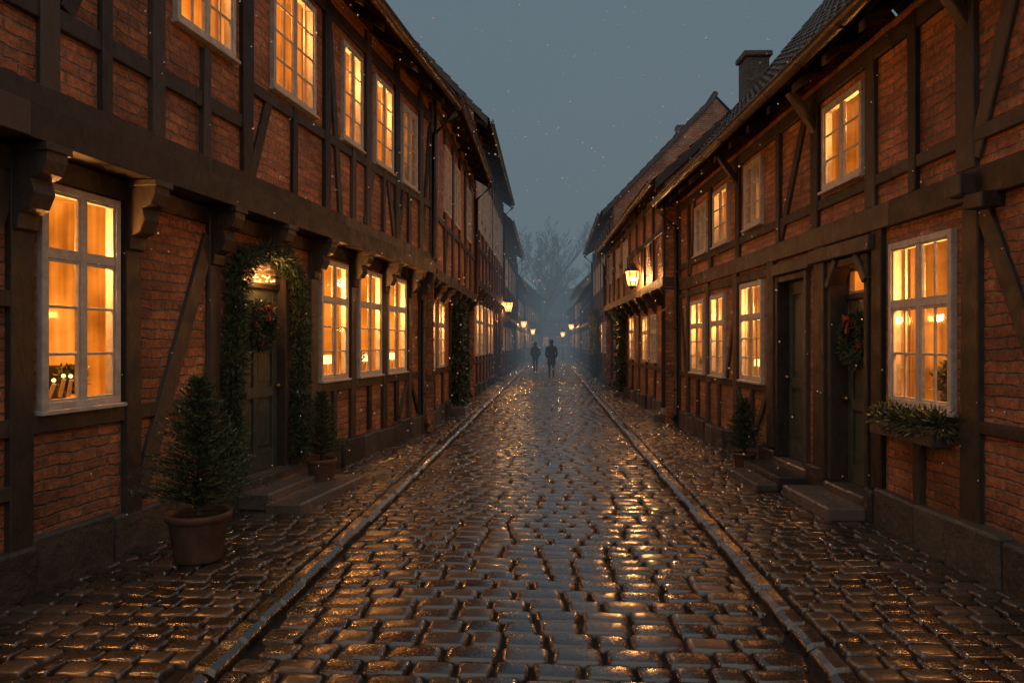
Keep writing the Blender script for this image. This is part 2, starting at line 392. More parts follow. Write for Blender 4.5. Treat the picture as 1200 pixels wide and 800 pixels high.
    def roof(s, u0, u1, ev, ez, pitch, run, tile=.055, rows_h=.32, under=True, vwall=0):
        b = s.g('roof'); tn, cs, sn = math.tan(pitch), math.cos(pitch), math.sin(pitch); L = run / cs
        nr = int(L / rows_h); n = max(4, int((u1 - u0) / tile)); dr = L / nr
        base = len(b.v); vs = []; fs = []
        for i in range(nr):
            for k in range(n + 1):
                u = u0 + (u1 - u0) * k / n; ph = .032 * abs(math.sin(math.pi * u / .22)) + U(-.004, .004)
                for sd, hh in ((i * dr, .005), (i * dr, .045 + ph), ((i + 1) * dr + .02, .012 + ph)):
                    vs.append((u, ev - sd * cs + hh * sn, ez + sd * sn + hh * cs))
            o = i * (n + 1) * 3
            for k in range(n):
                a = o + k * 3; fs += [(a, a + 3, a + 4, a + 1), (a + 1, a + 4, a + 5, a + 2)]
        b.add(vs, fs)
        rv, rz = ev - run, ez + run * tn
        b.quad((u0, rv, rz + .03), (u1, rv, rz + .03), (u1, rv - run, ez), (u0, rv - run, ez))
        b.tube([(u0, rv, rz + .04), (u1, rv, rz + .04)], .11, 8)
        s.g('timber').add([(u0, ev, ez - .03), (u1, ev, ez - .03), (u1, rv, rz - .03), (u0, rv, rz - .03)], [(0, 1, 2, 3)])
        for u in (u0, u1):
            s.g('timber').add([(u - .03, ev, ez - .16), (u - .03, ev, ez + .05), (u - .03, rv, rz + .05), (u - .03, rv, rz - .16), (u + .03, ev, ez - .16), (u + .03, ev, ez + .05), (u + .03, rv, rz + .05), (u + .03, rv, rz - .16)],
                              [(0, 1, 2, 3), (7, 6, 5, 4), (0, 4, 5, 1), (1, 5, 6, 2), (2, 6, 7, 3), (3, 7, 4, 0)])
        u = u0 + .3
        while u < u1:
            s.g('timber').prof([(ev - .05, ez - .05), (ev - .05, ez - .14), (vwall - .05, ez - .14 + (ev - vwall) * tn * .6), (vwall - .05, ez - .04 + (ev - vwall) * tn * .9)], u - .05, u + .05); u += .75
        for u in (u0 + .06, u1 - .06):
            g = s.g(s.brick); g.add([(u, vwall, 0), (u, vwall, ez + (ev - vwall) * tn - .05), (u, rv, rz - .05), (u, rv - run + .3, ez), (u, rv - run + .3, 0)], [(0, 1, 2, 3, 4)])
        s.g(s.brick).quad((u0 + .06, rv - run + .3, 0), (u1 - .06, rv - run + .3, 0), (u1 - .06, rv - run + .3, ez), (u0 + .06, rv - run + .3, ez))
    def gutter(s, u0, u1, v, z, r=.075):
        b = s.g('metal'); n = 8; vs = []; fs = []
        for u in (u0, u1):
            for rr in (r, r - .008):
                for k in range(n + 1):
                    t = math.pi * k / n; vs.append((u, v + rr * math.cos(t), z - rr * math.sin(t)))
        m = n + 1
        for k in range(n): fs += [(k, k + 1, 2 * m + k + 1, 2 * m + k), (m + k, m + k + 1, 3 * m + k + 1, 3 * m + k)]
        fs += [(0, m, 3 * m, 2 * m), (n, m + n, 3 * m + n, 2 * m + n)]
        b.add(vs, fs); b.tube([(u0, v + r, z), (u1, v + r, z)], .012, 6)
        u = u0 + .4
        while u < u1:
            b.tube([(u, v - r - .1, z + .04), (u, v - r, z - .02), (u, v - r * .6, z - r * .8), (u, v, z - r - .006), (u, v + r * .7, z - r * .7), (u, v + r + .006, z)], .009, 4); u += .9
    def downpipe(s, u, v_g, z_g, v_w, z_end=.1, mid=None):
        pts = [(u, v_g, z_g), (u, v_g, z_g - .15), (u, v_w + .08, z_g - .5)]
        if mid: pts += [(u, v_w + .08, mid[0] + .2), (u, mid[1] + .08, mid[0] - .15)]
        vw = mid[1] if mid else v_w
        pts += [(u, vw + .08, z_end + .15), (u, vw + .16, z_end)]
        s.g('metal').tube(pts, .045, 10)
        for z in (.7, 1.9, 3.0):
            s.g('metal').tube([(u, vw + .08, z), (u, vw + .08, z + .05)], .056, 10)
    def world(s, u, v, z): return s.m @ Vector((s.sx * u, v, z))

# ------------------------------------------------------------------ LEFT HOUSE 1 (jettied, closest)
L1 = House('half_timbered_house', 'L', (-4.009, 0), (0.1765, 1))
EU = 13.5; J = .20; GW = 85
gw = [(4.89, 5.63, 1.17, 2.70), (9.18, 10.03, 1.15, 2.68), (10.42, 11.33, 1.15, 2.68), (11.61, 12.52, 1.15, 2.68), (0.5, 1.4, 1.17, 2.70), (2.6, 3.5, 1.17, 2.70)]
gd = (7.26, 8.30, .26, 2.50)
holes = gw + [gd]
L1.wall(-3, EU, 0, 2.9, 0, holes)
L1.window(*gw[0], cols=1, rows=3, depth=.8, tr=.7, curt=False, glow=60)
for w in gw[1:]: L1.window(*w, cols=1, rows=3, tr=.68, stuff=2, glow=GW)
L1.door(*gd, rec=.08, transom=2.20, lit='lit')
gp = [-.4, .3, 1.6, 2.45, 3.7, 4.74, 5.77, 6.88, 8.98, 10.22, 11.47, 12.72]
for p in gp: L1.post(p, U(.16, .2), .3, 2.88, 0, holes)
L1.post(13.4, .2, .3, 2.88, 0, holes)
L1.rail(-3, 7.24, 1.02, 1.135, 0, [gd]); L1.rail(8.32, EU, 1.0, 1.115, 0, [gd])
L1.rail(-3, EU, 2.72, 2.87, 0, [])
L1.brace((6.82, 2.6), (5.86, .40), 0, .16, .042); L1.brace((4.66, 2.7), (3.9, .5), 0, .14)
for u in (9.6, 10.85, 12.05): L1.post(u, .11, .35, 1.0, 0, [])
L1.brace((8.9, .42), (8.55, 1.0), 0, .1); L1.brace((12.66, 1.0), (12.2, .4), 0, .1); L1.brace((12.8, 1.0), (13.25, .4), 0, .1)
L1.rail(-3, 4.66, 1.85, 1.95, 0, holes); L1.rail(-3, 4.66, .62, .72, 0, [])
L1.plinthrow(-3, EU, .34, 0, skip=[(7.22, 8.40)])
for p in gp + [13.35, 7.9]:
    L1.console(p, 2.88, J + .10, .5 if p > 7 else .56, .17)
x = -3
while x < EU:
    y = min(x + U(3, 4), EU); L1.g('timber').box(x, y - .002, -.02, J + .09, 2.881, 3.10, .006); x = y
uw = [(6.03, 6.9, 4.25, 5.5), (7.61, 8.6, 4.25, 5.5), (9.40, 10.05, 4.22, 5.48), (10.54, 11.3, 4.2, 5.46), (11.75, 12.5, 4.18, 5.44), (2.4, 3.4, 4.25, 5.5), (.1, 1.1, 4.25, 5.5)]
L1.wall(-3, EU, 3.05, 6.0, J, uw)
for i, w in enumerate(uw): L1.window(*w, v=J, tr=0, rows=4, cols=2 if i < 2 else 1, lit='lit' if i != 4 else 'dim', glow=32 if i in (0, 1, 2, 3, 5) else 0)
for p in [-.6, 1.4, 2.1, 3.7, 4.75, 5.8, 7.12, 8.93, 10.28, 11.5, 12.75, 13.4]: L1.post(p, U(.15, .19), 3.1, 5.95, J, uw)
for p in [8.1, 9.75, 10.9, 12.1, 6.45, 5.25]: L1.post(p, .11, 3.1, 4.18, J, uw)
L1.rail(-3, EU, 3.10, 3.24, J, [], .052)
L1.rail(7.05, EU, 4.05, 4.17, J, uw); L1.rail(-3, 7.05, 3.66, 3.79, J, [], .036); L1.rail(-3, EU, 5.60, 5.78, J, [])
for a, b in (((7.2, 3.2), (7.56, 4.1)), ((9.0, 5.6), (9.35, 3.25)), ((10.2, 3.25), (10.5, 4.1)), ((5.72, 5.6), (4.9, 3.8)), ((11.42, 3.2), (11.1, 4.1)), ((11.58, 3.2), (11.85, 4.1)), ((13.3, 5.5), (12.85, 3.3)), ((3.8, 5.6), (4.65, 3.8))):
    L1.brace(a, b, J, .12)
L1.roof(-3.1, EU + .1, J + .42, 5.93, math.radians(48), 4.2, vwall=J)
L1.gutter(-3.1, EU + .1, J + .49, 5.95); L1.downpipe(EU - .12, J + .49, 5.9, J, mid=(3.0, 0))
S = L1.g('step')
S.box(7.2, 8.62, .05, .42, -.02, .165, .01); S.box(7.1, 8.72, .42, .80, -.02, .10, .012); S.box(7.22, 8.4, -.02, .13, .0, .25, .005)
for i in range(6):
    u = 4.97 + i * .075 + U(-.01, .01); h = U(.06, .13); z = 1.235
    L1.g('candle').tube([(u, -.13 - U(0, .05), z), (u, -.13, z + h)], .014, 8); L1.g('flame').ball((u, -.135, z + h + .025), .014, 6)
for (u, v, z) in ((5.1, -.5, 2.05), (5.45, -.55, 1.75)):
    L1.g('flame').lathe((u, v, z), [(.05, 0), (.085, -.1)], 12); L1.g('timber').tube([(u, v, z - .02), (u, v, z - .5)], .01, 6)
L1.g('timber').box(4.95, 5.6, -.7, -.4, 1.2, 1.45); L1.g('timber').box(5.3, 5.33, -.72, -.68, 1.2, 2.4); L1.g('timber').box(5.1, 5.6, -.75, -.72, 2.2, 2.25)
lf = L1.g('leaf')
for i in range(420):
    a = U(0, 6.28); r = U(0, .12); lf.leaf((5.42 + r * math.cos(a), -.2 + r * .7 * math.sin(a), 1.24 + U(0, .2)), (U(-1, 1), U(-1, 1), U(0, 1.2)), .05, .022)
L1.finish()

# ------------------------------------------------------------------ RIGHT HOUSE 1
R1 = House('half_timbered_house', 'R', (3.333, 0), (0, 1), 'brick2')
E1 = 14.5
gw = [(5.43, 6.34, 1.10, 2.48), (9.57, 10.49, 1.10, 2.46), (11.29, 12.06, 1.10, 2.40), (12.5, 13.4, 1.10, 2.38), (2.2, 3.1, 1.10, 2.48)]
dA = (6.70, 7.55, .20, 2.46); dB = (8.10, 9.04, .22, 2.44)
holes = gw + [dA, dB]
uw = [(6.83, 7.70, 3.22, 4.10), (9.6, 10.3, 3.22, 4.12), (11.1, 11.9, 3.18, 4.08), (12.3, 13.1, 3.18, 4.05), (2.5, 3.3, 3.22, 4.1)]
R1.wall(-3, E1, 0, 4.45, 0, holes + uw)
R1.window(*gw[0], cols=2, rows=2, tr=.62, depth=.5, stuff=1, glow=GW)
for w in gw[1:]: R1.window(*w, cols=2 if w[0] == 9.57 else 1, rows=3, tr=.66, stuff=2, glow=GW)
for i, w in enumerate(uw): R1.window(*w, tr=0, rows=3, cols=1, lit=('lit', 'dim', 'lit', 'dim', 'lit')[i], glow=(32, 0, 20, 0, 32)[i])
R1.door(*dA, rec=.16, transom=2.06, lit='lit'); R1.door(*dB, rec=.12)
H2 = holes + uw
for u, w in ((5.22, .2), (6.56, .2), (7.78, .3), (9.25, .22), (10.72, .16), (12.25, .15), (13.65, .16), (3.9, .18), (2.0, .18), (.6, .18), (-.6, .2)): R1.post(u, w, .3, 2.66, 0, holes)
R1.post(14.4, .2, .3, 4.4, 0, holes)
for u, w in ((5.28, .22), (5.98, .12), (6.68, .16), (7.92, .17), (9.0, .13), (10.62, .16), (12.1, .15), (13.6, .14), (4.3, .16), (3.4, .16), (2.0, .2), (.6, .2)): R1.post(u, w, 2.86, 4.35, 0, H2)
R1.rail(-3, E1, 2.64, 2.86, 0, [], .06); R1.rail(-3, E1, 3.05, 3.16, 0, H2, .036); R1.rail(-3, E1, 4.2, 4.36, 0, [])
R1.rail(-3, 6.5, .98, 1.07, 0, holes, .036); R1.rail(9.35, E1, .98, 1.07, 0, holes, .036); R1.rail(9.3, E1, 2.49, 2.6, 0, [], .034)
R1.brace((5.12, 2.6), (4.15, .6), 0, .15); R1.brace((5.2, 2.95), (4.7, 4.2), 0, .14); R1.brace((9.4, 1.0), (9.9, .4), 0, .1); R1.brace((13.5, 2.9), (13.2, 4.2), 0, .1)
R1.brace((10.65, 1.0), (10.3, .4), 0, .1); R1.brace((10.7, 2.4), (11.2, 1.1), 0, .1); R1.brace((8.95, 2.9), (8.2, 4.2), 0, .12); R1.brace((14.3, 2.5), (13.8, 1.0), 0, .1)
for u in (5.9, 10.0, 11.6, 12.9): R1.post(u, .1, .3, .98, 0, [])
R1.plinthrow(-3, E1, .32, 0, skip=[(6.70, 7.56), (8.08, 9.06)])
T = R1.g('timber')
T.box(6.60, 7.95, -.02, .10, 2.47, 2.62, .008); T.box(8.0, 9.14, -.02, .075, 2.45, 2.60, .008)
T.box(7.56, 7.64, -.2, .09, .2, 2.46, .006)
T.beam((6.72, 2.2), (6.92, 2.46), .08, -.1, .08); T.beam((7.54, 2.2), (7.34, 2.46), .08, -.1, .08)
T.box(4.9, 5.1, -.02, .16, 2.55, 2.66, .01); T.box(5.12, 5.32, -.02, .17, 2.67, 2.82, .01)
for u in (5.28, 7.92, 10.62, 2.0):
    T.add([(u - .05, .0, 3.85), (u + .05, .0, 3.85), (u + .05, .34, 4.34), (u - .05, .34, 4.34), (u - .05, .0, 3.98), (u + .05, .0, 3.98), (u + .05, .25, 4.36), (u - .05, .25, 4.36)],
          [(0, 1, 2, 3), (4, 7, 6, 5), (0, 4, 5, 1), (1, 5, 6, 2), (2, 6, 7, 3), (3, 7, 4, 0)])
S = R1.g('step'); S.box(6.62, 7.72, .06, .46, -.02, .12, .01); S.box(6.70, 7.56, -.3, .10, -.02, .2, .004)
S.box(8.0, 9.2, .06, .40, -.02, .15, .01); S.box(7.95, 9.0, .40, .66, -.02, .08, .01)
R1.roof(-3.1, E1 + .1, .40, 4.42, math.radians(50), 4.0)
R1.gutter(-3.1, E1 + .1, .47, 4.44); R1.downpipe(E1 - .15, .47, 4.4, 0)
lf = R1.g('leaf')
for i in range(1300):
    a = U(0, 6.28); r = U(0, .20); lf.leaf((5.76 + r * math.cos(a), -.18 + r * .45 * math.sin(a), 1.15 + U(0, .46) * (1 - r * 3)), (U(-1, 1), U(-1, 1), U(0, 1.2)), .05, .022)
c = R1.g('plinth'); c.box(13.75, 14.2, -1.55, -1.1, 5.6, 7.05, .01); c.box(13.7, 14.25, -1.6, -1.05, 7.05, 7.16, .005)
R1.finish()

# ------------------------------------------------------------------ generic houses further down the street
def row_house(side, p0, p1, eave, pitch, run, wins, doors=(), z2=None, brick='brick', plinth=.32, storey=2.8, jet=0, chim=None, spacing=1.15, tile=.11, over=.4, pipe=True, glow=0):
    d = (p1[0] - p0[0], p1[1] - p0[1]); L = math.hypot(*d)
    h = House('half_timbered_house', side, p0, d, brick)
    up = [w for w in wins if w[2] > storey]; lo = [w for w in wins if w[2] <= storey]
    h.wall(0, L, 0, storey + .1, 0, [w[:4] for w in lo] + [x[:4] for x in doors])
    h.wall(0, L, storey, eave + over * math.tan(pitch) * .7, jet, [w[:4] for w in up])
    for w in wins: h.window(*w[:4], v=jet if w in up else 0, lit=w[4], tr=.66 if w in lo else 0, rows=3, sill=False, glow=glow if (w[4] == 'lit' and w in lo) else 0)
    for dd in doors: h.door(*dd[:4], rec=.15)
    hl = [w[:4] for w in lo] + [x[:4] for x in doors]; hu = [w[:4] for w in up]
    n = int(L / spacing)
    for i in range(n + 1):
        u = .1 + (L - .2) * i / n
        h.post(u, .16, .3, storey, 0, hl); h.post(u, .15, storey + .2, eave, jet, hu)
        if jet: h.console(u, storey, jet + .08, .4, .15)
        if i % 3 == 1 and i < n:
            h.brace((u + .08, storey + .25), (u + .5, storey + 1.1), jet, .11)
    h.g('timber').box(0, L, -.03, jet + .07, storey + .002, storey + .2)
    h.rail(0, L, .98, 1.09, 0, hl); h.rail(0, L, storey + 1.12, storey + 1.24, jet, hu); h.rail(0, L, eave - .25, eave - .1, jet, hu)
    if eave > 7: h.rail(0, L, storey + 2.0, storey + 2.12, jet, hu)
    h.plinthrow(0, L, plinth, 0, skip=[(x[0] - .05, x[1] + .05) for x in doors])
    for x in doors: h.g('step').box(x[0] - .1, x[1] + .1, .02, .4, -.02, .14, .01)
    h.roof(-.05, L + .05, jet + over, eave, pitch, run, tile=tile, vwall=jet)
    h.gutter(0, L, jet + over + .07, eave + .02)
    if pipe: h.downpipe(L - .12, jet + over + .07, eave, jet, mid=(storey, 0) if jet else None)
    if chim:
        for cu, cv, top in chim: h.g(brick).box(cu, cu + .55, cv, cv + .5, eave, top); h.g('plinth').box(cu - .05, cu + .6, cv - .05, cv + .55, top, top + .1)
    return h
def grid(u0, u1, n, z0, z1, w, lits):
    out = []
    for i in range(n):
        c = u0 + (u1 - u0) * (i + .5) / n; out.append((c - w / 2, c + w / 2, z0, z1, lits[i % len(lits)]))
    return out
rad = math.radians
sl = lambda Z: (-2.365 + .0529 * Z, Z)
h = row_house('L', sl(13.36), sl(20.5), 6.15, rad(46), 4.0, [(.5, 1.3, 1.1, 2.5, 'lit'), (1.75, 2.6, 1.1, 2.5, 'lit'), (5.9, 6.7, 1.2, 2.5, 'dark'), (1.2, 2.1, 4.25, 5.6, 'dim'), (2.7, 3.6, 4.25, 5.6, 'dim'), (5.0, 5.9, 4.25, 5.6, 'dark')], [(3.5, 4.5, .2, 2.4)], jet=.22, glow=70); h.finish()
h = row_house('L', sl(20.5), sl(33), 7.9, rad(47), 4.2, grid(.4, 9, 6, 1.2, 2.9, .95, ['lit', 'lit', 'lit', 'dim']) + grid(.4, 12, 8, 5.0, 6.8, 1.05, ['dim', 'dark']), [(10.2, 11.3, .2, 2.6)], brick='brick2', storey=3.3, jet=.2, chim=[(6, -3.5, 12.6)], glow=60); h.finish()
h = row_house('L', sl(33), sl(47), 7.2, rad(45), 4.2, grid(1, 13, 7, 1.2, 2.6, .9, ['dark', 'lit', 'dim']) + grid(1, 13, 7, 4.4, 5.8, .9, ['dark', 'dim']), [], jet=.15, tile=.2); h.finish()
h = row_house('L', sl(47), (1.05, 64), 5.9, rad(45), 4.0, grid(1, 16, 8, 1.2, 2.5, .9, ['dark', 'lit']) + grid(1, 16, 8, 3.6, 4.8, .9, ['dark']), [], brick='brick2', tile=.25); h.finish()
h = row_house('L', (1.05, 64.05), (3.3, 84), 6.6, rad(45), 4.2, grid(1, 19, 8, 1.2, 2.5, .9, ['dark']) + grid(1, 19, 8, 3.8, 5, .9, ['dark']), [], tile=.3, chim=[(8, -3, 11.5)]); h.finish()

sr = lambda Z: (2.24 + .0529 * Z, Z)
a0 = (3.335, 14.56); a1 = (3.62, 26)
h = row_house('R', a0, a1, 4.85, rad(42), 3.6, [(2.3, 3.1, 1.15, 2.3, 'dim'), (3.6, 4.4, 1.15, 2.3, 'lit'), (6.0, 6.9, 1.15, 2.4, 'lit'), (9.3, 10.1, 1.15, 2.4, 'lit'), (5.6, 6.3, 3.6, 4.5, 'dim'), (7.3, 8.0, 3.6, 4.5, 'lit'), (9.2, 9.9, 3.6, 4.5, 'dark')], [(.6, 1.6, .2, 2.4), (7.5, 8.5, .2, 2.4)], storey=2.75, glow=70, jet=.25, over=.22)
h.finish()
h = row_house('R', (3.64, 26.05), sr(38), 6.3, rad(46), 4.0, grid(.5, 11.5, 6, 1.2, 2.5, .9, ['lit', 'dark', 'lit']) + grid(.5, 11.5, 6, 4.0, 5.2, .9, ['dark', 'dim', 'dark']), [], brick='brick2', chim=[(7, -4, 11.4)], glow=60); h.finish()
h = row_house('R', sr(38), sr(52), 4.5, rad(44), 3.6, grid(.5, 13, 7, 1.2, 2.4, .9, ['dim', 'lit', 'dark']), [], storey=2.7, tile=.2); h.finish()
h = row_house('R', sr(52), sr(66), 5.6, rad(45), 3.6, grid(.5, 13, 7, 1.2, 2.4, .9, ['dark', 'lit']) + grid(.5, 13, 7, 3.7, 4.8, .9, ['dark']), [], tile=.25, brick='brick2', chim=[(5, -3, 9.9)]); h.finish()
h = row_house('R', sr(66), sr(88), 4.8, rad(45), 3.8, grid(1, 20, 8, 1.2, 2.4, .9, ['dark']), [], storey=2.7, tile=.3); h.finish()
h = row_house('L', (0.5, 96), (14, 92), 4.6, rad(48), 3.8, grid(1, 13, 6, 1.2, 2.5, .9, ['dark', 'dim']), [], storey=2.7, tile=.3)
h.finish()

# ------------------------------------------------------------------ street surfaces
ang = math.atan(.0529); SM = Matrix.Rotation(-ang, 4, 'Z'); ca = math.cos(ang)
KL, KR = -1.74 * ca, 1.44 * ca
def stones(name, rects, mat, topz, n, parent=None, depth=.042):
    """rects: array of (cx, cy, hx, hy)"""
    r = np.array(rects); m = len(r)
    if n == 9: p = np.array([-1, -.95, -.87, -.70, 0, .70, .87, .95, 1]); e = np.array([0, .70, .94, .99, 1, .99, .94, .70, 0])
    elif n == 7: p = np.array([-1, -.92, -.76, 0, .76, .92, 1]); e = np.array([0, .86, .985, 1, .985, .86, 0])
    else: p = np.array([-1, -.86, 0, .86, 1]); e = np.array([0, .95, 1, .95, 0])
    X, Y = np.meshgrid(p, p, indexing='ij'); E = np.outer(e, e)
    Xs = X * (1 - .06 * np.abs(Y) ** 6); Ys = Y * (1 - .05 * np.abs(X) ** 6)
    tilt = np.random.uniform(-1, 1, (m, 2)) * .0035; hz = np.random.uniform(-1, 1, m) * .0045
    jx = np.random.normal(0, .05, (m, 2))
    xs = r[:, 0, None, None] + r[:, 2, None, None] * Xs * (1 + jx[:, 0, None, None] * Y); ys = r[:, 1, None, None] + r[:, 3, None, None] * Ys * (1 + jx[:, 1, None, None] * X)
    rot = np.random.normal(0, .014, m)[:, None, None]
    dx = xs - r[:, 0, None, None]; dy = ys - r[:, 1, None, None]
    xs = xs - rot * dy; ys = ys + rot * dx
    zs = topz - depth + (depth + hz[:, None, None]) * E + (tilt[:, 0, None, None] * X + tilt[:, 1, None, None] * Y) * (E > 0) + np.random.normal(0, .0007, (m, n, n)) * (E > 0)
    V = np.stack([xs, ys, zs], -1).reshape(-1, 3)
    i, j = np.meshgrid(np.arange(n - 1), np.arange(n - 1), indexing='ij'); q = (i * n + j).ravel()
    F = np.stack([q, q + n, q + n + 1, q + 1], -1)
    F = (F[None] + (np.arange(m) * n * n)[:, None, None]).reshape(-1, 4)
    me = bpy.data.meshes.new(name); me.vertices.add(len(V)); me.vertices.foreach_set('co', V.ravel())
    me.loops.add(F.size); me.loops.foreach_set('vertex_index', F.ravel().astype(np.int32))
    me.polygons.add(len(F)); me.polygons.foreach_set('loop_start', np.arange(0, F.size, 4, dtype=np.int32)); me.polygons.foreach_set('loop_total', np.full(len(F), 4, dtype=np.int32))
    me.polygons.foreach_set('use_smooth', np.ones(len(F), dtype=bool)); me.update(calc_edges=True); me.validate()
    me.materials.append(mat); ob = bpy.data.objects.new(name, me); scene.collection.objects.link(ob)
    if parent: ob.parent = parent
    ob.matrix_world = SM; return ob
def rows(x0f, x1f, y0, y1, w, d, gap=.010, wj=.3):
    out = []; y = y0
    while y < y1:
        dd = d * U(.92, 1.08); x0, x1 = x0f(y), x1f(y); x = x0 - U(0, w)
        while x < x1:
            ww = w * U(1 - wj, 1 + wj); a, b = max(x, x0), min(x + ww, x1)
            if b - a > .07: out.append(((a + b) / 2 + U(-.003, .003), y + dd / 2 + U(-.004, .004), (b - a) / 2 - gap / 2, dd / 2 - gap / 2))
            x += ww
        y += dd
    return out
def paving(x0f, x1f, w, d, mat, top, par, nm):
    near = rows(x0f, x1f, -1, 12, w, d, .015); mid = rows(x0f, x1f, near[-1][1] + d / 2, 28, w, d, .014); far = rows(x0f, x1f, mid[-1][1] + d / 2, 94, w, d, .014)
    stones(nm + '_near', near, mat, top, 9, par); stones(nm + '_middle', mid, mat, top, 7, par); stones(nm + '_far', far, mat, top, 5, par)
road = empty('cobbled_road'); side = empty('sidewalk'); side2 = empty('sidewalk')
kl, kr = KL + .085, KR - .085
RT = -.045
paving(lambda y: kl, lambda y: kr, .25, .185, M['cobble'], RT, road, 'road_setts')
wl = lambda y: -4.2 + .125 * y if y < 13.8 else -2.6
wr = lambda y: 3.6 - .053 * y if y < 14.5 else 2.9 - .02 * min(y - 14.5, 20)
paving(wl, lambda y: KL - .085, .20, .155, M['cobble2'], 0, side, 'setts')
paving(lambda y: KR + .085, wr, .20, .155, M['cobble2'], 0, side2, 'setts')
for kx, par in ((KL, side), (KR, side2)):
    kb = B(); y = -1
    while y < 94:
        L = U(.26, .48)
        x0, x1 = kx - .075 + U(-.008, .008), kx + .070 + U(-.014, .010); zt = -.002 + U(-.010, .006)
        P = []
        ys = [y + .007, y + .03, y + L * .33, y + L * .66, y + L - .03, y + L - .007]
        for k, yy in enumerate(ys):
            dn = -.016 if k in (0, 5) else U(-.004, .004)
            P += [(x0, yy, -.14), (x0, yy, zt - .025 + dn), (x0 + .02, yy, zt + dn), (x1 - .05, yy, zt - .006 + dn), (x1 - .01, yy, zt - .028 + dn), (x1 + .006, yy, -.14)]
        if kx > 0: P = [(2 * kx - p[0], p[1], p[2]) for p in P]
        F = [(i * 6 + k, i * 6 + k + 1, i * 6 + k + 7, i * 6 + k + 6) for i in range(5) for k in range(5)] + [(0, 1, 2, 3, 4, 5), (30, 31, 32, 33, 34, 35)]
        kb.add(P, F); y += L
    mk('kerb', kb.v, kb.f, M['cobble2'], par, matrix=SM, recalc=True, smooth=False, bevel=.006)
g = B(); g.quad((KL - 4, -4, -.036), (KL - .08, -4, -.036), (KL - .08, 94, -.036), (KL - 4, 94, -.036)); mk('sand_bed', g.v, g.f, M['grit'], side, matrix=SM)
g = B(); g.quad((KR + .08, -4, -.036), (KR + 4, -4, -.036), (KR + 4, 94, -.036), (KR + .08, 94, -.036)); mk('sand_bed', g.v, g.f, M['grit'], side2, matrix=SM)
g = B(); g.quad((KL - .08, -4, -.081), (KR + .08, -4, -.081), (KR + .08, 94, -.081), (KL - .08, 94, -.081)); mk('sand_bed', g.v, g.f, M['grit'], road, matrix=SM)
g = B(); g.quad((-600, -600, -.15), (600, -600, -.15), (600, 1200, -.15), (-600, 1200, -.15)); mk('ground', g.v, g.f, M['grit'])

# ------------------------------------------------------------------ greenery
def potted_fir(loc, H, Rr, potr, poth, n=260):
    e = empty('potted_fir_tree', Matrix.Translation(loc)); mw = e.matrix_world.copy()
    p = B(); p.lathe((0, 0, 0), [(.001, 0), (potr * .68, 0), (potr * .72, .02), (potr * .9, poth * .82), (potr * .92, poth * .84), (potr, poth * .86), (potr * 1.02, poth * .98), (potr * .98, poth), (potr * .9, poth), (potr * .88, poth * .9)], 28)
    mk('pot', p.v, p.f, M['terracotta'], e, True, mw)
    s = B(); s.lathe((0, 0, 0), [(.001, poth * .93), (potr * .89, poth * .9)], 20); mk('soil', s.v, s.f, M['soil'], e, True, mw)
    t = B(); t.tube([(0, 0, poth * .85), (.01, 0, poth + H * .4), (0, .01, poth + H * .98)], .022, 8, .25)
    f = B()
    for i in range(n):
        h = (i / n) ** 1.15; z = poth + .04 + (H - .06) * h; a = i * 2.39996 + U(-.3, .3)
        L = Rr * (1 - h) ** .75 * U(.55, 1.25) + .03; up = U(.15, .5) + h * .8
        d = Vector((math.cos(a), math.sin(a), up)).normalized(); b0 = Vector((0, 0, z))
        t.tube([tuple(b0), tuple(b0 + d * L * .85)], .004, 4, .4)
        m = int(10 + L * 70)
        for k in range(m):
            q = (k + .5) / m; pt = b0 + d * L * (.15 + .85 * q) + Vector((0, 0, -.10 * L * q * q))
            side_ = d.cross(Vector((0, 0, 1))).normalized() * U(-1, 1)
            f.leaf(pt, d * U(.3, 1.0) + side_ * 1.1 + Vector((0, 0, U(-.3, .6))), U(.035, .065), .009)
    mk('trunk_and_twigs', t.v, t.f, M['bark'], e, matrix=mw); mk('needles', f.v, f.f, M['fir'], e, matrix=mw)
potted_fir((-2.35, 5.44, 0), 1.0, .42, .235, .36, 340)
potted_fir((-2.14, 8.15, 0), .74, .25, .17, .33, 190)
potted_fir((3.02, 9.45, 0), .70, .27, .16, .20, 220)
def mass(name, hm, sx, path, rad_, n, L=.06, W=.012, mat='fir', extra=None, lights=0, density=None):
    e = empty(name, hm); b = B(sx); pts = [Vector(p) for p in path]
    seg = [(pts[i + 1] - pts[i]).length for i in range(len(pts) - 1)]; tot = sum(seg)
    def at(t):
        t *= tot
        for i, s_ in enumerate(seg):
            if t <= s_ or i == len(seg) - 1: return pts[i].lerp(pts[i + 1], min(t / s_, 1)), (pts[i + 1] - pts[i]).normalized()
            t -= s_
    for i in range(n):
        t = R(); p, d = at(t); lump = 1 + .22 * math.sin(t * 37) + .15 * math.sin(t * 91 + 1)
        o = Vector((U(-1, 1), U(-1, 1), U(-1, 1))).normalized(); rr = rad_ * lump * R() ** .5
        b.leaf(p + o * rr, o + d * U(-.8, .8), L * U(.6, 1.3), W)
    mk('foliage', b.v, b.f, M[mat], e, matrix=hm)
    s = B(sx); s.tube([tuple(p) for p in pts], rad_ * .3, 6); mk('stem', s.v, s.f, M['bark'], e, matrix=hm)
    if lights:
        l = B(sx)
        for i in range(lights):
            p, d = at(R()); o = Vector((U(-1, 1), U(.2, 1), U(-1, 1))).normalized(); l.ball(tuple(p + o * rad_ * .95), .005, 5)
        mk('fairy_lights', l.v, l.f, M['flame'], e, matrix=hm)
    return e
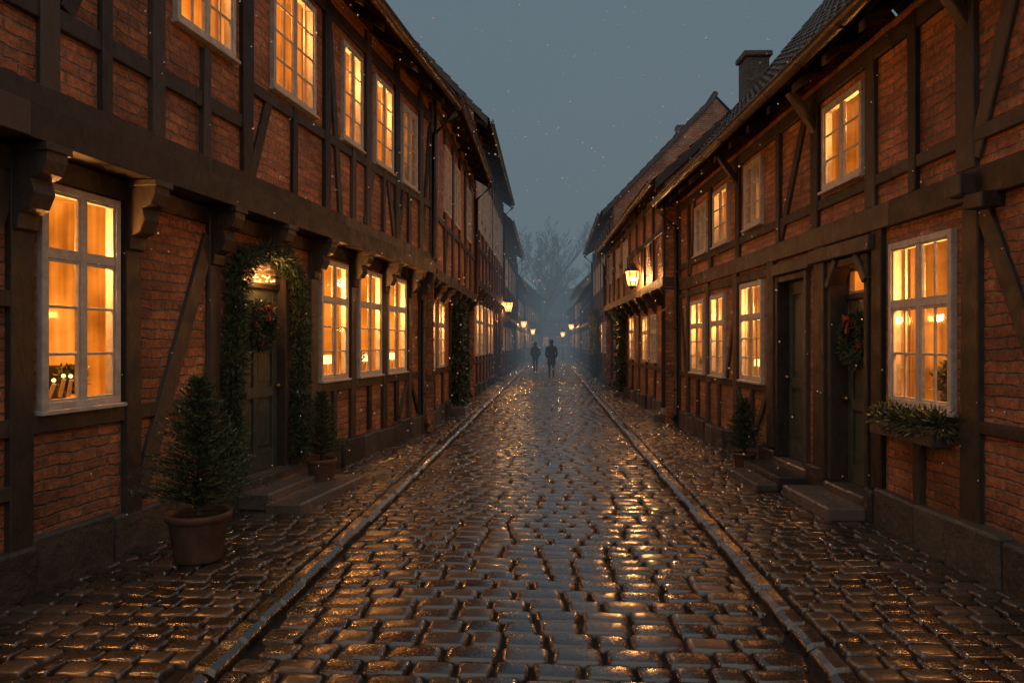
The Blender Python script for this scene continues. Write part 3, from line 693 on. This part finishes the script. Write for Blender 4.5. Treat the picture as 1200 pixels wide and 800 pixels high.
gp_ = [(7.10, .10, .32), (7.08, .11, 1.2), (7.11, .12, 2.1)] + [(7.77 - .66 * math.cos(t), .13, 2.15 + .42 * math.sin(t)) for t in [math.pi * k / 8 for k in range(1, 8)]] + [(8.44, .12, 2.1), (8.46, .11, 1.2), (8.45, .10, .32)]
mass('door_garland', L1.m, -1, gp_, .10, 12000, .07, .014)
fle = empty('porch_light', L1.m); fl = B(-1)
for i in range(14): fl.ball((7.50 + i * .04, .02 + .01 * math.sin(i), 2.31 + .03 * math.sin(i * 1.9)), .012, 6)
mk('bulbs', fl.v, fl.f, M['flame'], fle, matrix=L1.m)
fl = B(-1); fl.tube([(7.4, .01, 2.34), (8.16, .01, 2.34)], .008, 5); mk('cable', fl.v, fl.f, M['metal'], fle, matrix=L1.m)
def wreath(hm, sx, u, v, z, r, rr, n):
    P = [(u + r * math.cos(t), v, z + r * math.sin(t)) for t in [2 * math.pi * k / 20 for k in range(21)]]
    e = mass('christmas_wreath', hm, sx, P, rr, n, .055, .011)
    b = B(sx)
    for sg in (-1, 1):
        b.add([(u, v + rr, z + r), (u + sg * .07, v + rr + .03, z + r + .045), (u + sg * .075, v + rr + .02, z + r - .035)], [(0, 1, 2)])
        b.add([(u, v + rr, z + r), (u + sg * .02, v + rr + .01, z + r - .15), (u + sg * .05, v + rr + .02, z + r - .13)], [(0, 1, 2)])
    b.ball((u, v + rr + .01, z + r), .02, 6)
    for i in range(14):
        t = U(0, 6.28); b.ball((u + r * math.cos(t) + U(-.03, .03), v + rr * .9, z + r * math.sin(t) + U(-.03, .03)), .012, 5)
    mk('bow_and_berries', b.v, b.f, M['red'], e, matrix=hm)
wreath(L1.m, -1, 7.76, .02, 1.80, .2, .07, 3200)
wreath(R1.m, 1, 7.13, -.05, 1.66, .2, .075, 3200)
wbe = empty('window_box', R1.m)
m_ = mass('greenery', R1.m, 1, [(5.44, .10, 1.00), (5.88, .11, .97), (6.34, .10, 1.00)], .10, 6500, .06, .017, 'leaf', lights=10); m_.parent = wbe; m_.matrix_world = R1.m
for ch in m_.children: ch.matrix_world = R1.m
bx = B(1); bx.box(5.42, 6.36, .05, .2, .84, .97); mk('box', bx.v, bx.f, M['timber'], wbe, matrix=R1.m, bevel=.005)
def climber(x, y, z0, z1, r, n, mat='fir'):
    mass('climbing_evergreen', Matrix.Translation((x, y, 0)), 1, [(0, 0, z0), (.05, 0, (z0 + z1) / 2), (0, 0, z1)], r, n, .11, .05, mat)
climber(-1.37, 17.3, .1, 2.6, .24, 2200); climber(-1.32, 18.2, .1, 2.4, .2, 1800)
climber(3.45, 22.6, .1, 2.6, .28, 2600); climber(3.7, 32, .1, 3.0, .35, 2200)

def tree(loc, H, spread, n=2600):
    e = empty('bare_tree', Matrix.Translation(loc)); mw = e.matrix_world.copy(); t = B(); f = B()
    def br(p, d, L, r, lv):
        pts = [p]; q = p.copy(); dd = d.copy()
        for i in range(4):
            dd = (dd + Vector((U(-.2, .2), U(-.2, .2), U(-.05, .15)))).normalized(); q = q + dd * L / 4; pts.append(q.copy())
        t.tube([tuple(x) for x in pts], r, 5 if lv > 1 else 7, .5)
        if lv >= 4:
            for k in range(9):
                o = pts[1].lerp(pts[-1], R()); f.leaf(o, dd + Vector((U(-1, 1), U(-1, 1), U(-.3, .9))), U(.5, .9), .08)
            return
        for k in range(4 if lv < 3 else 3):
            o = pts[1 + k % 4] if lv else pts[2 + k % 3]
            nd = (dd * .8 + Vector((U(-1, 1), U(-1, 1), U(-.1, .8))) * spread).normalized(); br(o, nd, L * U(.55, .75), r * .5, lv + 1)
    br(Vector((0, 0, 0)), Vector((0, 0, 1)), H * .45, H * .022, 0)
    mk('trunk_and_limbs', t.v, t.f, M['twig'], e, matrix=mw); mk('twigs', f.v, f.f, M['twig'], e, matrix=mw)
tree((3.2, 90, 0), 18, .9); tree((6.5, 100, 0), 15, .9); tree((-1, 100, 0), 19, .9); tree((12, 110, 0), 15, .9)

# ------------------------------------------------------------------ lanterns
def lantern_body(b_metal, b_glass, b_bulb, c, s):
    x, y, z = c; n = 6
    b_metal.lathe((x, y, z), [(.001, -.30 * s), (.035 * s, -.28 * s), (.05 * s, -.25 * s), (.10 * s, -.235 * s), (.10 * s, -.21 * s), (.001, -.21 * s)], n)
    b_glass.lathe((x, y, z), [(.095 * s, -.21 * s), (.17 * s, .14 * s)], n)
    b_metal.lathe((x, y, z), [(.19 * s, .14 * s), (.19 * s, .16 * s), (.12 * s, .25 * s), (.07 * s, .28 * s), (.07 * s, .33 * s), (.02 * s, .36 * s), (.02 * s, .42 * s), (.001, .44 * s)], n)
    for k in range(n):
        a = 2 * math.pi * k / n; ca_, sa_ = math.cos(a), math.sin(a)
        b_metal.tube([(x + .10 * s * ca_, y + .10 * s * sa_, z - .22 * s), (x + .18 * s * ca_, y + .18 * s * sa_, z + .15 * s)], .009 * s + .003, 4)
    b_bulb.ball((x, y, z - .03 * s), .065 * s, 8)
def wall_lantern(x, y, z, wx, s, W):
    e = empty('wall_lantern'); bm_, bg, bb = B(), B(), B(); lantern_body(bm_, bg, bb, (x, y, z), s)
    bm_.tube([(wx, y, z + .62 * s), (wx + (x - wx) * .5, y, z + .70 * s), (x, y, z + .60 * s), (x, y, z + .42 * s)], .014, 6)
    bm_.tube([(wx, y, z + .2 * s), (wx + (x - wx) * .35, y, z + .36 * s), (wx + (x - wx) * .5, y, z + .68 * s)], .011, 6)
    bm_.box(wx - .02, wx + .02, y - .04, y + .04, z + .1 * s, z + .75 * s)
    mk('lantern_frame', bm_.v, bm_.f, M['metal'], e); mk('lantern_glass', bg.v, bg.f, M['lampglass'], e); mk('mantle', bb.v, bb.f, M['bulb'], e)
    point((x, y, z - .03), W, e)
wall_lantern(2.92, 17.6, 3.22, 3.16, 1.0, 240)
wall_lantern(-.16, 33, 3.3, -.45, 1.15, 320)
wall_lantern(.85, 52, 3.0, .38, 1.25, 280)
wall_lantern(4.9, 60, 3.0, 5.4, 1.25, 280)
def street_lamp(x, y, h, W):
    e = empty('street_lamp'); bm_, bg, bb = B(), B(), B(); lantern_body(bm_, bg, bb, (x, y, h), 1.3)
    bm_.lathe((x, y, -.1), [(.14, 0), (.14, .15), (.09, .25), (.06, .8), (.045, .85), (.04, h - .3), (.06, h - .25), (.03, h - .22)], 10)
    mk('lamp_post', bm_.v, bm_.f, M['metal'], e, True); mk('lantern_glass', bg.v, bg.f, M['lampglass'], e); mk('mantle', bb.v, bb.f, M['bulb'], e); point((x, y, h), W, e)
street_lamp(1.9, 66, 2.7, 280); street_lamp(4.9, 70, 2.5, 280)
pl = point(L1.world(7.76, .09, 2.32), 9, fle, .03)

# ------------------------------------------------------------------ pedestrians
def person(loc, rotz, sc, flip=1, hat=True, long=True):
    e = empty('pedestrian'); e.matrix_world = Matrix.Translation(loc) @ Matrix.Rotation(rotz, 4, 'Z') @ Matrix.Scale(sc, 4)
    f = flip
    J_ = [((0, 0, .93), .125), ((0, .01, 1.15), .12), ((0, .02, 1.36), .135), ((0, .03, 1.49), .055), ((0, .045, 1.57), .07), ((0, .05, 1.66), .082), ((0, .045, 1.72), .06),
          ((-.17, .02, 1.41), .065), ((-.25, -.07, 1.15), .052), ((-.19, .06, .98), .038), ((.17, .02, 1.41), .065), ((.26, -.05, 1.15), .052), ((.2, .08, .98), .038),
          ((-.09 * f, .01, .86), .09), ((-.09 * f, .13, .49), .062), ((-.085 * f, .22, .10), .042), ((-.085 * f, .36, .05), .036),
          ((.09 * f, -.01, .86), .09), ((.09 * f, -.08, .48), .06), ((.085 * f, -.33, .16), .042), ((.085 * f, -.22, .045), .036)]
    Ed = [(0, 1), (1, 2), (2, 3), (3, 4), (4, 5), (5, 6), (2, 7), (7, 8), (8, 9), (2, 10), (10, 11), (11, 12), (0, 13), (13, 14), (14, 15), (15, 16), (0, 17), (17, 18), (18, 19), (19, 20)]
    me = bpy.data.meshes.new('body'); me.from_pydata([j[0] for j in J_], Ed, []); ob = bpy.data.objects.new('body', me); scene.collection.objects.link(ob)
    ob.parent = e; me.materials.append(M['trouser']); sk = ob.modifiers.new('skin', 'SKIN'); sk.use_smooth_shade = True
    for i, j in enumerate(J_): me.skin_vertices[0].data[i].radius = (j[1], j[1]); me.skin_vertices[0].data[i].use_root = (i == 0)
    ob.modifiers.new('sub', 'SUBSURF').levels = 2; ob.modifiers['sub'].render_levels = 2
    hem = .62 if long else .82
    rings = [(hem, .20, .20, 0), (.75, .195, .18, 0), (.95, .18, .15, 0), (1.12, .165, .13, .01), (1.3, .19, .135, .02), (1.42, .19, .12, .02), (1.5, .11, .09, .03), (1.56, .07, .075, .035)]
    if not long: rings = [r_ for r_ in rings if r_[0] >= .82 and r_[0] != .75]
    c = B(); n = 20
    vs = [(rx * math.cos(2 * math.pi * k / n) * (1 + .02 * math.sin(5 * k)), oy + ry * math.sin(2 * math.pi * k / n) + .0, z) for z, rx, ry, oy in rings for k in range(n)]
    c.add(vs, [(i * n + k, i * n + (k + 1) % n, (i + 1) * n + (k + 1) % n, (i + 1) * n + k) for i in range(len(rings) - 1) for k in range(n)])
    for sg in (-1, 1): c.tube([(sg * .16, .02, 1.43), (sg * .235, -.02, 1.3), (sg * .25, -.06, 1.15), (sg * .23, .0, 1.05), (sg * .19, .07, .97)], .064, 10, .75)
    mk('coat', c.v, c.f, M['coat'], e, True)
    hb = B(); hb.lathe((0, .045, 1.665), [(.1, -.05), (.107, .0), (.1, .06), (.07, .1), (.03, .12), (.001, .125)], 16); mk('woolly_hat' if hat else 'hair', hb.v, hb.f, M['coat'] if hat else M['hair'], e, True)
    sc_ = B(); sc_.lathe((0, .03, 1.5), [(.09, -.03), (.10, .0), (.08, .04), (.065, .05)], 16); mk('scarf', sc_.v, sc_.f, M['trouser'], e, True)
person((1.88, 34.6, RT), -.03, 1.03, 1); person((1.32, 41, RT), .05, .98, -1, False, False)

# ------------------------------------------------------------------ light falling snow
sn = B()
for i in range(2200):
    y = U(4.5, 26); x = U(-.8, .8) * y; z = U(.3, 1.62 + .5 * y); r = U(.0032, .0070) * (1 + y * .11)
    if y < 7: r *= .8
    sn.add([(x, y, z - r), (x + r, y, z), (x, y + r, z), (x - r, y, z), (x, y - r, z), (x, y, z + r)], [(0, 1, 2), (0, 2, 3), (0, 3, 4), (0, 4, 1), (5, 2, 1), (5, 3, 2), (5, 4, 3), (5, 1, 4)])
mk('falling_snow', sn.v, sn.f, M['snow'])

# ------------------------------------------------------------------ mist
g = B(); g.box(-70, 80, 23, 230, -.5, 45)
t = NT('mist_air'); ab = t.n('ShaderNodeVolumeAbsorption'); em = t.n('ShaderNodeEmission'); ad = t.n('ShaderNodeAddShader')
SIG = .012; ab.inputs['Color'].default_value = (0, 0, 0, 1); ab.inputs['Density'].default_value = SIG
em.inputs['Color'].default_value = (.116, .156, .182, 1); em.inputs['Strength'].default_value = SIG  # mist emits its own glow in place of scattered sky light
t.l(ab.outputs[0], ad.inputs[0]); t.l(em.outputs[0], ad.inputs[1]); t.l(ad.outputs[0], t.out.inputs['Volume'])
mk('mist', g.v, g.f, t.m, recalc=True)

# ------------------------------------------------------------------ sky and added dusk fill light
w = bpy.data.worlds.new('World'); scene.world = w; w.use_nodes = True; nt = w.node_tree; nt.nodes.clear()
out = nt.nodes.new('ShaderNodeOutputWorld'); bg = nt.nodes.new('ShaderNodeBackground'); sky = nt.nodes.new('ShaderNodeTexSky')
sky.sky_type = 'NISHITA'; sky.sun_disc = False; sky.sun_elevation = rad(4); sky.sun_rotation = rad(15); sky.air_density = 1.5; sky.dust_density = 2; sky.ozone_density = 3
hs = nt.nodes.new('ShaderNodeMixRGB'); hs.inputs[0].default_value = 0.94; nt.links.new(sky.outputs[0], hs.inputs[1]); hs.inputs[2].default_value = (1.22, 1.84, 2.26, 1)
nt.links.new(hs.outputs[0], bg.inputs[0]); bg.inputs[1].default_value = .100; nt.links.new(bg.outputs[0], out.inputs[0])
sl_ = bpy.data.lights.new('dusk_fill', 'SUN'); sl_.energy = 1.15; sl_.angle = rad(110); sl_.color = (1.0, .76, .56)  # very wide warm overhead fill, added to brighten the facades; no visible sun
so = bpy.data.objects.new('dusk_fill', sl_); scene.collection.objects.link(so); so.rotation_euler = (rad(28), 0, 0)

# ------------------------------------------------------------------ camera
cd = bpy.data.cameras.new('camera'); cd.lens = 25.5; cd.sensor_width = 36; cd.clip_end = 3000; cd.shift_y = .0017
co = bpy.data.objects.new('camera', cd); scene.collection.objects.link(co); co.location = (0, 0, 1.62); co.rotation_euler = (rad(90), 0, 0)
scene.camera = co
